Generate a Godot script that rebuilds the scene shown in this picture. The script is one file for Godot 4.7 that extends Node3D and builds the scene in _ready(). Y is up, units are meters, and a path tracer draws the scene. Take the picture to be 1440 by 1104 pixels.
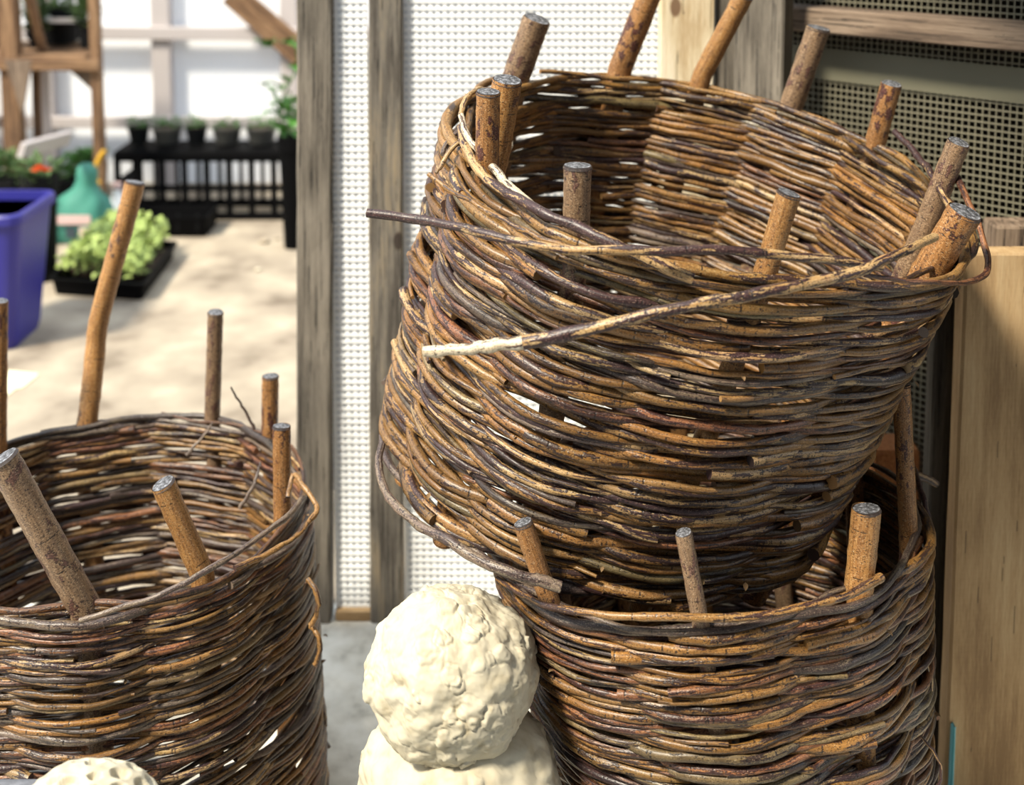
extends Node3D
# A greenhouse corner: three wattle baskets woven from willow rods round hazel stakes, a lumpy clay
# figure, weathered timber and a mesh-reinforced film wall, with a nursery floor behind.

const F := 1750.0          # focal length in pixels of the 1440 x 1104 frame
const CX := 720.0
const CY := 29.0           # the lens is shifted: its axis meets the frame near the top
const PITCH := 0.10472     # 6 degrees down
const EYE := Vector3(0, 1.2, 0)

var rng := RandomNumberGenerator.new()
var noise := FastNoiseLite.new()
var used := {}
var near_k := 1.0          # draws a basket and its loose rods nearer to the eye than they were measured
var bark: Array = []
var stake_mats: Array = []
var M := {}


# ------------------------------------------------------------------ helpers: naming
func numbered(called: String) -> String:
	var n: int = used.get(called, -1) + 1
	used[called] = n
	return called if n == 0 else "%s_%03d" % [called, n]

func thing(called: String, label: String, category: String, at := Vector3.ZERO, group := "") -> Node3D:
	var o := Node3D.new()
	o.name = numbered(called)
	add_child(o)
	o.position = at
	tag(o, label, category, group)
	return o

func tag(o: Node, label: String, category: String, group := "") -> void:
	o.set_meta("label", label)
	o.set_meta("category", category)
	if group != "":
		o.set_meta("group", group)

func structure(called: String, label := "") -> Node3D:
	var o := Node3D.new()
	o.name = numbered(called)
	add_child(o)
	o.set_meta("kind", "structure")
	o.set_meta("label", label)
	o.set_meta("category", "structure")
	return o

func obj(called: String, mesh: Mesh, mat: Material, parent: Node3D, at := Transform3D()) -> MeshInstance3D:
	var m := MeshInstance3D.new()
	m.mesh = mesh
	m.material_override = mat
	m.name = called
	m.transform = at
	m.cast_shadow = GeometryInstance3D.SHADOW_CASTING_SETTING_ON
	if parent == self:
		m.name = numbered(called)
		add_child(m)
	else:
		var n := 0
		while parent.has_node(called if n == 0 else "%s_%03d" % [called, n]):
			n += 1
		m.name = called if n == 0 else "%s_%03d" % [called, n]
		parent.add_child(m)
	return m

# many parts of one kind under one parent: the number is counted by the caller
func obj_n(called: String, n: int, mesh: Mesh, mat: Material, parent: Node3D) -> MeshInstance3D:
	var m := MeshInstance3D.new()
	m.mesh = mesh
	m.material_override = mat
	m.name = called if n == 0 else "%s_%03d" % [called, n]
	parent.add_child(m)
	return m


# ------------------------------------------------------------------ helpers: places
func ray(x: float, y: float) -> Vector3:
	var a := (x - CX) / F
	var b := -(y - CY) / F
	return Vector3(a, cos(PITCH) * b - sin(PITCH), -sin(PITCH) * b - cos(PITCH))

func atz(x: float, y: float, zc: float) -> Vector3:      # along the lens axis
	return EYE + ray(x, y) * zc

func at(x: float, y: float, d: float) -> Vector3:        # on the upright plane z = -d
	var r := ray(x, y)
	return EYE + r * (-d / r.z)

func gnd(x: float, y: float, h := 0.0) -> Vector3:       # on the level plane y = h
	var r := ray(x, y)
	return EYE + r * ((h - EYE.y) / r.y)


# ------------------------------------------------------------------ helpers: meshes
func arrays(v: PackedVector3Array, n: PackedVector3Array, uv: PackedVector2Array, col: PackedColorArray, idx: PackedInt32Array) -> ArrayMesh:
	var a := []
	a.resize(Mesh.ARRAY_MAX)
	a[Mesh.ARRAY_VERTEX] = v
	a[Mesh.ARRAY_NORMAL] = n
	if uv.size():
		a[Mesh.ARRAY_TEX_UV] = uv
	if col.size():
		a[Mesh.ARRAY_COLOR] = col
	a[Mesh.ARRAY_INDEX] = idx
	var m := ArrayMesh.new()
	m.add_surface_from_arrays(Mesh.PRIMITIVE_TRIANGLES, a)
	return m

# round rod along a polyline; u runs along it in metres / ulen, v round it
func tube(p: PackedVector3Array, r: PackedFloat32Array, sides: int, ulen: float, u0: float, tint: Color, tint_noise: float, cap: Color, capped := true) -> ArrayMesh:
	var v := PackedVector3Array()
	var nn := PackedVector3Array()
	var uv := PackedVector2Array()
	var col := PackedColorArray()
	var idx := PackedInt32Array()
	var k := p.size()
	var t := (p[1] - p[0]).normalized()
	var u := t.cross(Vector3.UP)
	if u.length() < 0.1:
		u = t.cross(Vector3.RIGHT)
	u = u.normalized()
	var run := u0
	var seed_at := rng.randf() * 100.0
	for i in k:
		if i > 0:
			run += p[i].distance_to(p[i - 1]) / ulen
		t = (p[mini(i + 1, k - 1)] - p[maxi(i - 1, 0)]).normalized()
		u = (u - t * u.dot(t)).normalized()
		var w := t.cross(u)
		var c := tint
		if tint_noise > 0.0:
			var q := noise.get_noise_2d(seed_at * 37.0, run * ulen * 900.0) * tint_noise
			c = Color(tint.r * (1.0 + q), tint.g * (1.0 + q * 1.1), tint.b * (1.0 + q * 1.1))
		for j in sides + 1:
			var a := TAU * j / sides
			var d := u * cos(a) + w * sin(a)
			v.append(p[i] + d * r[i])
			nn.append(d)
			uv.append(Vector2(run, float(j) / sides))
			col.append(c)
	var s1 := sides + 1
	for i in k - 1:
		for j in sides:
			var a0 := i * s1 + j
			idx.append_array([a0, a0 + s1, a0 + s1 + 1, a0, a0 + s1 + 1, a0 + 1])
	if capped:
		for e in 2:
			var i := 0 if e == 0 else k - 1
			var d := (p[0] - p[1]).normalized() if e == 0 else (p[k - 1] - p[k - 2]).normalized()
			var b := v.size()
			v.append(p[i]); nn.append(d); uv.append(Vector2(run, 0.5)); col.append(cap)
			for j in s1:
				v.append(v[i * s1 + j]); nn.append(d); uv.append(Vector2(run, 0.5)); col.append(cap)
			for j in sides:
				if e == 0:
					idx.append_array([b, b + 1 + j, b + 2 + j])
				else:
					idx.append_array([b, b + 2 + j, b + 1 + j])
	return arrays(v, nn, uv, col, idx)

# skin over rings of equal size (each counter-clockwise seen from the far end); flat or smooth
func loft(rings: Array, smooth := false, cap_a := true, cap_b := true) -> ArrayMesh:
	var st := SurfaceTool.new()
	st.begin(Mesh.PRIMITIVE_TRIANGLES)
	var n: int = rings[0].size()
	st.set_smooth_group(0 if smooth else -1)
	for i in rings.size() - 1:
		var A: PackedVector3Array = rings[i]
		var B: PackedVector3Array = rings[i + 1]
		for j in n:
			var j1 := (j + 1) % n
			for q in [A[j], B[j], B[j1], A[j], B[j1], A[j1]]:
				st.add_vertex(q)
	st.set_smooth_group(-1)
	for e in 2:
		if (e == 0 and not cap_a) or (e == 1 and not cap_b):
			continue
		var R: PackedVector3Array = rings[0] if e == 0 else rings[rings.size() - 1]
		var c := Vector3.ZERO
		for q in R:
			c += q / n
		for j in n:
			var j1 := (j + 1) % n
			for q in ([c, R[j], R[j1]] if e == 0 else [c, R[j1], R[j]]):
				st.add_vertex(q)
	st.generate_normals()
	return st.commit()

func circle(c: Vector3, r: float, n: int, sx := 1.0, sz := 1.0) -> PackedVector3Array:
	var o := PackedVector3Array()
	for j in n:
		var a := TAU * j / n
		o.append(c + Vector3(cos(a) * r * sx, 0, -sin(a) * r * sz))
	return o

func rrect(c: Vector3, w: float, d: float, rad: float, per := 4) -> PackedVector3Array:   # rounded rectangle, level
	var o := PackedVector3Array()
	for q in 4:
		var s: Vector2 = [Vector2(1, 1), Vector2(-1, 1), Vector2(-1, -1), Vector2(1, -1)][q]
		for j in per + 1:
			var a := PI / 2 * (q + float(j) / per)
			o.append(c + Vector3(s.x * (w / 2 - rad) + cos(a) * rad, 0, -(s.y * (d / 2 - rad) + sin(a) * rad)))
	return o

# timber: length along local y from 0 to len, chamfered, its faces a little uneven
func beam(w: float, len: float, d: float, ch := 0.003, wob := 0.0012, segs := 10) -> ArrayMesh:
	var rings := []
	var sd := rng.randf() * 500.0
	for i in segs + 3:
		var y := len * clampf(float(i - 1) / segs, 0, 1)
		var inset := ch if i == 0 or i == segs + 2 else 0.0
		var R := rrect(Vector3(0, y + (ch if i == 1 else (-ch if i == segs + 1 else 0.0)), 0), w - inset, d - inset, ch, 1)
		for j in R.size():
			var off := noise.get_noise_2d(y * 260.0 + sd, j * 40.0 + sd) * wob
			R[j] += Vector3(signf(R[j].x) * off, 0, signf(R[j].z) * off)
		rings.append(R)
	return loft(rings)

# a plank from a to b, its local x turned as near as may be to "side"
func plank(called: String, a: Vector3, b: Vector3, w: float, d: float, mat: Material, parent: Node3D, side := Vector3.RIGHT, ch := 0.003) -> MeshInstance3D:
	var y := (b - a).normalized()
	var x := (side - y * side.dot(y)).normalized()
	return obj(called, beam(w, a.distance_to(b), d, ch), mat, parent, Transform3D(Basis(x, y, x.cross(y)), a))

func slab(poly: PackedVector3Array, up: Vector3) -> ArrayMesh:      # prism: poly counter-clockwise seen from "up"
	var top := PackedVector3Array()
	for q in poly:
		top.append(q + up)
	return loft([poly, top])

func box(c: Vector3, s: Vector3, ch := 0.002) -> ArrayMesh:
	return loft([rrect(c - Vector3(0, s.y / 2, 0), s.x - ch, s.z - ch, ch, 1), rrect(c - Vector3(0, s.y / 2 - ch, 0), s.x, s.z, ch, 1), rrect(c + Vector3(0, s.y / 2 - ch, 0), s.x, s.z, ch, 1), rrect(c + Vector3(0, s.y / 2, 0), s.x - ch, s.z - ch, ch, 1)])

func merged(list: Array) -> ArrayMesh:
	var st := SurfaceTool.new()
	for q in list:
		st.append_from(q, 0, Transform3D())
	return st.commit()

# loose foliage: spots is an array of [position, direction, length]
func leaf_mesh(spots: Array, wide := 0.5) -> ArrayMesh:
	var st := SurfaceTool.new()
	st.begin(Mesh.PRIMITIVE_TRIANGLES)
	st.set_smooth_group(-1)
	for s in spots:
		var p: Vector3 = s[0]
		var d: Vector3 = s[1].normalized()
		var l: float = s[2]
		var side := d.cross(Vector3.UP)
		if side.length() < 0.1:
			side = Vector3.RIGHT
		side = side.normalized() * l * wide * 0.5
		var up := side.cross(d).normalized() * l * 0.1
		var a := p + d * l * 0.35
		var b := p + d * l * 0.7
		var e := p + d * l - up
		for q in [p, a - side + up, a, p, a, a + side + up, a - side + up, b - side * 0.8 + up, a, b - side * 0.8 + up, b, a, a, b, a + side + up, b, b + side * 0.8 + up, a + side + up, b - side * 0.8 + up, e, b, b, e, b + side * 0.8 + up]:
			st.add_vertex(q)
	st.generate_normals()
	return st.commit()

func ball_dir(i: int, n: int) -> Vector3:
	var y := 1.0 - 2.0 * (i + 0.5) / n
	var r := sqrt(1.0 - y * y)
	var a := i * 2.399963
	return Vector3(cos(a) * r, y, sin(a) * r)


# ------------------------------------------------------------------ helpers: materials
func mat(c: Color, rough := 0.8, more := {}) -> StandardMaterial3D:
	var m := StandardMaterial3D.new()
	m.albedo_color = c
	m.roughness = rough
	for k in more:
		m.set(k, more[k])
	return m

func rgb(r: float, g: float, b: float) -> Color:
	return Color(r / 255.0, g / 255.0, b / 255.0)

# bark: tan wood under a skin that is split across, peeled in flakes and dotted with pores
func bark_mat(sd: int, base: Color, base2: Color, skin: Color, skin2: Color, cover: float, cracks: float, w := 2048, h := 64, rough := 0.42, relief := 0.08, pore := -0.44) -> StandardMaterial3D:
	var n := FastNoiseLite.new()
	n.seed = sd
	n.frequency = 1.0
	n.fractal_octaves = 3
	var r := RandomNumberGenerator.new()
	r.seed = sd
	var data := PackedByteArray()
	data.resize(w * h * 3)
	var hd := PackedByteArray()
	hd.resize(w * h)
	var ring := PackedFloat32Array()      # cracks across the rod
	ring.resize(w)
	var x := 4
	while x < w:
		var depth := r.randf()
		for q in 2:
			ring[mini(x + q, w - 1)] = depth
		x += r.randi_range(3, int(26 / cracks))
	for i in w:
		var patch := n.get_noise_2d(i * 0.0035, 900.0) * 0.9       # long runs that kept or lost their bark
		for j in h:
			var a := TAU * j / h
			var cy := cos(a)
			var cz := sin(a)
			var m := n.get_noise_3d(i * 0.022, cy * 1.1, cz * 1.1 + 40.0) + patch + n.get_noise_3d(i * 0.16, cy * 3.0, cz * 3.0) * 0.35
			var g := n.get_noise_3d(i * 0.012, cy * 5.0, cz * 5.0 - 80.0)
			var f := n.get_noise_3d(i * 0.5, cy * 6.0, cz * 6.0 + 20.0)
			var c := base.lerp(base2, clampf(0.5 + g * 1.3, 0, 1))
			var hh := 0.45 + f * 0.12
			var thr := 0.5 - cover
			if m > thr:
				c = skin.lerp(skin2, clampf(0.5 + g * 0.8 + f * 0.9, 0, 1))
				hh = 0.7 + f * 0.2
			elif m > thr - 0.07:
				c = c.lerp(Color(0.06, 0.035, 0.03), 0.65)
				hh = 0.25
			var band := n.get_noise_3d(i * 0.02, cy * 1.4 + 7.0, cz * 1.4)
			if ring[i] > 0.5 and band + f * 0.4 + ring[i] * 0.5 > 0.5:
				c = c.lerp(Color(0.05, 0.03, 0.025), 0.65)
				hh -= 0.3
			if f > 0.36:
				c = c.lerp(Color(0.05, 0.03, 0.03), 0.7)
			elif f < pore:
				c = c.lerp(Color(0.85, 0.78, 0.66), 0.6)
			var b := (j * w + i)
			data[b * 3] = int(clampf(c.r, 0, 1) * 255)
			data[b * 3 + 1] = int(clampf(c.g, 0, 1) * 255)
			data[b * 3 + 2] = int(clampf(c.b, 0, 1) * 255)
			hd[b] = int(clampf(hh, 0, 1) * 255)
	var o := mat(Color.WHITE, rough)
	o.albedo_texture = ImageTexture.create_from_image(Image.create_from_data(w, h, false, Image.FORMAT_RGB8, data))
	o.heightmap_enabled = true
	o.heightmap_texture = ImageTexture.create_from_image(Image.create_from_data(w, h, false, Image.FORMAT_L8, hd))
	o.heightmap_scale = relief
	o.vertex_color_use_as_albedo = true
	return o

# sawn and weathered wood, grain along local y; one tile is 0.25 m across and 1 m long
func wood_mat(sd: int, lo: Color, mid: Color, hi: Color, knots: int, streak: float, rough := 0.85, saw := 0.0) -> StandardMaterial3D:
	var w := 256
	var h := 1024
	var n := FastNoiseLite.new()
	n.seed = sd
	n.frequency = 1.0
	n.fractal_octaves = 3
	var r := RandomNumberGenerator.new()
	r.seed = sd
	var kn := []
	for k in knots:
		kn.append([Vector2(r.randf() * 0.25, 2.0 * (k + r.randf()) / knots), r.randf_range(0.006, 0.012)])
	var data := PackedByteArray()
	data.resize(w * h * 3)
	var hd := PackedByteArray()
	hd.resize(w * h)
	for j in h:
		var y := 2.0 * j / h
		for i in w:
			var x := 0.25 * i / w
			var pull := 0.0
			var dark := 0.0
			for k in kn:
				var kp: Vector2 = k[0]
				var dx: float = x - kp.x
				var dy: float = (y - kp.y) * 0.55
				var q: float = k[1] / sqrt(dx * dx + dy * dy + 1e-6)
				pull += signf(dx) * minf(q, 1.5) * 0.012
				dark += smoothstep(0.75, 1.3, q)
			var ring := x + pull + n.get_noise_2d(x * 9.0, y * 1.6) * 0.02
			var g := absf(fmod(ring * 62.0 + 50.0, 1.0) - 0.5) * 2.0
			var s := n.get_noise_2d(x * 190.0, y * 5.0 + 30.0)
			var b := n.get_noise_2d(x * 14.0 + 9.0, y * 3.0)
			var fine := n.get_noise_2d(x * 420.0, y * 40.0)
			var t := 0.5 + (g - 0.5) * 0.42 * streak + s * 0.75 * streak + b * 0.75 + fine * 0.25
			if saw > 0.0:
				t += sin(y * 900.0 + x * 60.0) * saw
			var c := lo.lerp(mid, clampf(t * 2.0, 0, 1)) if t < 0.5 else mid.lerp(hi, clampf(t * 2.0 - 1.0, 0, 1))
			if s < -0.48 * (1.6 - streak):
				c = c.darkened(0.45)
			c = c.lerp(Color(lo.r * 0.55, lo.g * 0.45, lo.b * 0.4), clampf(dark, 0, 0.8))
			var o := j * w + i
			data[o * 3] = int(clampf(c.r, 0, 1) * 255)
			data[o * 3 + 1] = int(clampf(c.g, 0, 1) * 255)
			data[o * 3 + 2] = int(clampf(c.b, 0, 1) * 255)
			hd[o] = int(clampf(t, 0, 1) * 255)
	var m := mat(Color.WHITE, rough)
	m.albedo_texture = ImageTexture.create_from_image(Image.create_from_data(w, h, false, Image.FORMAT_RGB8, data))
	m.heightmap_enabled = true
	m.heightmap_texture = ImageTexture.create_from_image(Image.create_from_data(w, h, false, Image.FORMAT_L8, hd))
	m.heightmap_scale = 0.08
	m.uv1_triplanar = true
	m.uv1_scale = Vector3(4, 0.5, 4)
	m.uv1_offset = Vector3(r.randf(), 0.02, r.randf())
	return m

# mottled ground or stone in world triplanar
func mottled(sd: int, ramp: Array, freq: float, scale: float, rough := 0.9, relief := 0.3, octaves := 5) -> StandardMaterial3D:
	var n := FastNoiseLite.new()
	n.seed = sd
	n.frequency = freq
	n.fractal_octaves = octaves
	var g := Gradient.new()
	var offs := PackedFloat32Array()
	var cols := PackedColorArray()
	for q in ramp:
		offs.append(q[0])
		cols.append(q[1])
	g.offsets = offs
	g.colors = cols
	var t := NoiseTexture2D.new()
	t.width = 1024
	t.height = 1024
	t.seamless = true
	t.noise = n
	t.color_ramp = g
	var hn := NoiseTexture2D.new()
	hn.width = 512
	hn.height = 512
	hn.seamless = true
	hn.noise = n
	var m := mat(Color.WHITE, rough)
	m.albedo_texture = t
	m.heightmap_enabled = true
	m.heightmap_texture = hn
	m.heightmap_scale = relief
	m.uv1_triplanar = true
	m.uv1_world_triplanar = true
	m.uv1_scale = Vector3.ONE * scale
	return m

# the sawn end of a stake: grey, split and stained rings; mapped by u, v
func cut_mat(sd: int) -> StandardMaterial3D:
	var s := 128
	var n := FastNoiseLite.new()
	n.seed = sd
	n.frequency = 1.0
	n.fractal_octaves = 3
	var im := Image.create(s, s, false, Image.FORMAT_RGB8)
	for j in s:
		for i in s:
			var x := (i + 0.5) / s * 2.0 - 1.0
			var y := (j + 0.5) / s * 2.0 - 1.0
			var r := sqrt(x * x + y * y)
			var a := atan2(y, x)
			var t := 0.45 + n.get_noise_2d(x * 3.0, y * 3.0) * 0.7 + sin(r * 34.0 + n.get_noise_2d(x * 2.0, y * 2.0) * 5.0) * 0.1 + n.get_noise_2d(x * 14.0, y * 14.0) * 0.5
			var c := Color(0.16, 0.16, 0.17).lerp(Color(0.62, 0.63, 0.66), clampf(t, 0, 1))
			if n.get_noise_2d(cos(a) * 3.0 + 50.0, sin(a) * 3.0) > 0.25 and r > 0.15:
				c = c.darkened(0.5)
			if r > 0.86:
				c = c.lerp(Color(0.12, 0.07, 0.05), 0.75)
			im.set_pixel(i, j, c)
	var m := mat(Color.WHITE, 0.7)
	m.albedo_texture = ImageTexture.create_from_image(im)
	return m


# ------------------------------------------------------------------ baskets
class Wall:      # the surface that the stakes stand in: a lower and an upper closed curve
	var C: Vector3
	var B: Vector3
	var n: Vector3
	var a: Vector3
	var b: Vector3
	var rt: float
	var rb: float
	var rtf: Array
	var wtf: Array
	var rbf: Array
	var wbf: Array
	var bulge := 0.0

	func setup() -> void:
		n = n.normalized()
		a = n.cross(Vector3(0, 0, 1)).normalized()
		b = n.cross(a)

	func four(q: Array, t: float) -> float:
		if q.is_empty():
			return 0.0
		return q[0] * cos(t) + q[1] * sin(t) + q[2] * cos(2 * t) + q[3] * sin(2 * t) + q[4] * cos(3 * t) + q[5] * sin(3 * t)

	func out(th: float) -> Vector3:
		return a * cos(th) + b * sin(th)

	func at(th: float, t: float, off := 0.0) -> Vector3:
		var r0 := rb * (1.0 + four(rbf, th))
		var r1 := rt * (1.0 + four(rtf, th))
		var w := lerpf(rb * four(wbf, th), rt * four(wtf, th), t)
		return B.lerp(C, t) + n * w + out(th) * (lerpf(r0, r1, t) + bulge * 4.0 * t * (1.0 - t) + off)

	func tall(th: float) -> float:
		return at(th, 1.0).distance_to(at(th, 0.0))

# stakes: [angle, where it leaves the rim, tip, radius]; hidden ones give the angle alone
func basket(o: Node3D, W: Wall, stakes: Array, palette: Array, rmin: float, rmax: float, pitch: float, inset: float, below: float, tuck: float, bends := {}) -> void:
	W.setup()
	stakes.sort_custom(func(p, q): return p[0] < q[0])
	var ns := stakes.size()
	var ths := PackedFloat32Array()
	var rads := PackedFloat32Array()
	for s in stakes:
		ths.append(s[0])
		rads.append(s[3] if s.size() > 2 else 0.011)
	var made := 0
	for k in ns:
		var s: Array = stakes[k]
		var th: float = s[0]
		var rad: float = rads[k]
		var foot := W.at(th, 0.0, -inset - 0.02) - W.n * below
		var p := PackedVector3Array()
		if s.size() == 2:
			for i in 12:
				p.append(foot.lerp(W.at(th, 1.0, -inset - 0.012) + W.n * float(s[1]), i / 11.0))
		else:
			var cross: Vector3 = EYE + (s[1] - EYE) * near_k
			var tip: Vector3 = EYE + (s[2] - EYE) * near_k
			# stand it just inside the weave
			var gaze := (cross - EYE).normalized()
			var facing := gaze.dot(W.out(th))
			var back := facing > 0.3
			if absf(facing) > 0.3:
				var now := (cross - W.at(th, 1.0)).dot(W.out(th))
				var want := 0.003 if back else -inset - tuck
				var shift := clampf((want - now) / facing, -0.07, 0.07)
				cross += gaze * shift
				tip += (tip - EYE).normalized() * shift
			if back:
				foot = W.at(th, 0.0, 0.0) - W.n * below
			var c := Curve3D.new()
			c.bake_interval = 0.01
			c.add_point(foot, Vector3.ZERO, (cross - foot) * 0.3)
			var d := (tip - cross).normalized()
			c.add_point(cross, (foot - cross).normalized() * 0.07 - d * 0.03, d * 0.02)
			if bends.has(k):
				for q in bends[k]:
					c.add_point(q[0], q[1] * -0.03, q[1] * 0.03)
			c.add_point(tip, (cross - tip) * 0.15, Vector3.ZERO)
			p = c.get_baked_points()
		var r := PackedFloat32Array()
		var sd := rng.randf() * 300.0
		for i in p.size():
			var f := float(i) / (p.size() - 1)
			r.append(rad * (1.04 - 0.06 * f + noise.get_noise_2d(sd, i * 9.0) * 0.06))
		var t := 0.85 + rng.randf() * 0.3
		var st := obj_n("stake", made, tube(p, r, 20, 0.28, rng.randf(), Color(t, t, t), 0.12, Color(0.3, 0.25, 0.2), false), stake_mats[(k + 1) % stake_mats.size()], o)
		# sawn ends
		for e in 2:
			if e == 1 and s.size() == 2:
				continue
			var i := 0 if e == 0 else p.size() - 1
			var d := (p[1] - p[0]).normalized() * -1.0 if e == 0 else (p[i] - p[i - 2]).normalized()
			var x := d.cross(Vector3(0.3, 0.2, 1)).normalized()
			var y := d.cross(x)
			if e == 1:      # a slightly slanting cut
				d = (d + x * rng.randf_range(-0.14, 0.14) + y * rng.randf_range(-0.14, 0.14)).normalized()
				x = (x - d * x.dot(d)).normalized()
				y = d.cross(x)
			var v := PackedVector3Array([p[i] + d * 0.0012])
			var nn := PackedVector3Array([d])
			var uv := PackedVector2Array([Vector2(0.5, 0.5)])
			var idx := PackedInt32Array()
			for ring in 2:
				for j in 20:
					var a := TAU * j / 20
					var q := x * cos(a) + y * sin(a)
					v.append(p[i] + q * r[i] * (0.93 if ring == 0 else 1.03) + d * (0.001 if ring == 0 else -0.002))
					nn.append(d if ring == 0 else (d + q).normalized())
					uv.append(Vector2(0.5 + cos(a) * (0.44 if ring == 0 else 0.5), 0.5 + sin(a) * (0.44 if ring == 0 else 0.5)))
			for j in 20:
				var j1 := (j + 1) % 20
				idx.append_array([0, 1 + j1, 1 + j, 1 + j, 1 + j1, 21 + j1, 1 + j, 21 + j1, 21 + j])
			var ce := obj("cut_end", arrays(v, nn, uv, PackedColorArray(), idx), M.cut, st)
			ce.set_meta("label", "grey sawn end of the stake")
		made += 1
	# the rods, laid one after another where the wall is lowest
	var NB := 120
	var top := PackedFloat32Array()
	var goal := PackedFloat32Array()
	var goal_sum := 0.0
	for i in NB:
		top.append(0.0)
		goal.append(W.tall(TAU * i / NB))
		goal_sum += goal[i]
	var last := PackedInt32Array()
	last.resize(ns)
	var rods := 0
	while rods < 290:
		var filled := 0.0
		for i in NB:
			filled += minf(top[i] / goal[i], 1.0)
		if filled / NB > 0.985:
			break
		var span := rng.randf_range(2.4, 5.6)
		var way := 1.0 if rng.randf() < 0.62 else -1.0
		var best := 9.0
		var th0 := 0.0
		for c in 9:
			var cand := rng.randf() * TAU
			var sum := 0.0
			for q in 12:
				var bi := posmod(int((cand + way * span * q / 11.0) / TAU * NB), NB)
				sum += top[bi] / goal[bi]
			if sum / 12.0 < best:
				best = sum / 12.0
				th0 = cand
		if best > 1.0:
			top[posmod(int(th0 / TAU * NB), NB)] += 0.002
			continue
		var R := rng.randf_range(rmin, rmax)
		var steps := int(span / 0.052)
		# which stakes it passes, and on which side of the first
		var k0 := 0
		while k0 < ns and ths[k0] < fposmod(th0, TAU):
			k0 += 1
		var vote := 0
		for q in int(span / TAU * ns) + 1:
			var kq := q if way > 0.0 else -1 - q
			vote += last[posmod(k0 + kq, ns)] * (1 if posmod(kq, 2) == 0 else -1)
		var side0 := -1 if vote > 0 else 1
		var p := PackedVector3Array()
		var r := PackedFloat32Array()
		var sd := rng.randf() * 900.0
		var tip_out := rng.randf_range(-0.5, 1.3)
		var butt_out := rng.randf_range(-1.4, 0.8)
		var rise := rng.randf_range(-0.006, 0.008)
		var newtop := {}
		for i in steps + 1:
			var f := float(i) / steps
			var th := th0 + way * span * f
			var wth := fposmod(th, TAU)
			# side of the wall here, from the stakes on either hand
			var hi := 0
			while hi < ns and ths[hi] < wth:
				hi += 1
			var lo := posmod(hi - 1, ns)
			var a0 := ths[lo]
			var a1 := ths[hi % ns]
			if a1 <= a0:
				a1 += TAU
			var wl := wth if wth >= a0 else wth + TAU
			var fr := (wl - a0) / maxf(a1 - a0, 0.01)
			var turns := int(floor((th - fposmod(th0, TAU) + fposmod(th0, TAU)) / TAU)) - int(floor(th0 / TAU))
			var kk := hi - 1 + turns * ns - k0
			var sgn := side0 if posmod(kk, 2) == 0 else -side0
			if absf(fr) < 0.2:
				last[lo] = sgn
			var rr := R * lerpf(1.08, 0.5, f) * (1.0 + noise.get_noise_2d(sd, f * 260.0) * 0.16)
			var node := fmod(f * span * 3.2 + sd, 1.0)
			rr *= 1.0 + 0.16 * exp(-pow((node - 0.5) / 0.06, 2.0))
			var amp := (lerpf(rads[lo], rads[hi % ns], fr) + rr) * 0.55
			var off := sgn * amp * cos(PI * fr) - inset + 0.006
			off += noise.get_noise_2d(sd + 50.0, th * 40.0) * 0.004
			off += maxf(0.0, 1.0 - f * span / 0.16) * 0.009 * butt_out + maxf(0.0, 1.0 - (1.0 - f) * span / 0.2) * 0.008 * tip_out
			var bi := posmod(int(round(wth / TAU * NB)), NB)
			var g := 0.0
			for q in range(-11, 12):
				g += top[posmod(bi + q, NB)] / 23.0
			var h := g + rr * 0.62 + noise.get_noise_2d(sd + 90.0, th * 50.0) * 0.003 + rise * (f - 0.5)
			newtop[bi] = maxf(newtop.get(bi, 0.0), h + rr * pitch)
			p.append(W.at(th, h / goal[bi], off))
			r.append(rr)
		# the ends fade into the pile
		for bi in newtop:
			top[bi] = maxf(top[bi], newtop[bi])
		var pick: Array = palette[rng.randi() % palette.size()]
		var t: float = rng.randf_range(0.5, 1.02)
		var tint := Color(t * rng.randf_range(0.95, 1.06), t, t * rng.randf_range(0.92, 1.06))
		obj_n("willow_rod", rods, tube(p, r, 9, 1.6, rng.randf(), tint, 0.35, Color(0.95, 0.98, 1.0)), bark[pick[rng.randi() % pick.size()]], o)
		rods += 1

# a rod that leaves the weave, through the given points [x, y, depth along the lens axis]
func loose(o: Node3D, called: String, pts: Array, r0: float, r1: float, m: int, tint := Color.WHITE) -> void:
	var c := Curve3D.new()
	c.bake_interval = 0.006
	var P := PackedVector3Array()
	for q in pts:
		P.append(atz(q[0], q[1], q[2] * near_k))
	for i in P.size():
		var d := (P[mini(i + 1, P.size() - 1)] - P[maxi(i - 1, 0)]) * 0.17
		c.add_point(P[i], -d, d)
	var p := c.get_baked_points()
	var r := PackedFloat32Array()
	var sd := rng.randf() * 100.0
	for i in p.size():
		var f := float(i) / (p.size() - 1)
		var node := fmod(f * 6.3 + sd, 1.0)
		r.append(lerpf(r0, r1, f) * (1.0 + noise.get_noise_2d(sd, f * 180.0) * 0.2 + 0.18 * exp(-pow((node - 0.5) / 0.04, 2.0))))
		p[i] += Vector3(noise.get_noise_2d(sd, f * 90.0), noise.get_noise_2d(sd + 9.0, f * 90.0), 0) * 0.002
	obj(called, tube(p, r, 12, 1.6, rng.randf(), tint, 0.25, Color(1.1, 1.05, 1.0)), bark[m], o)

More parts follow.
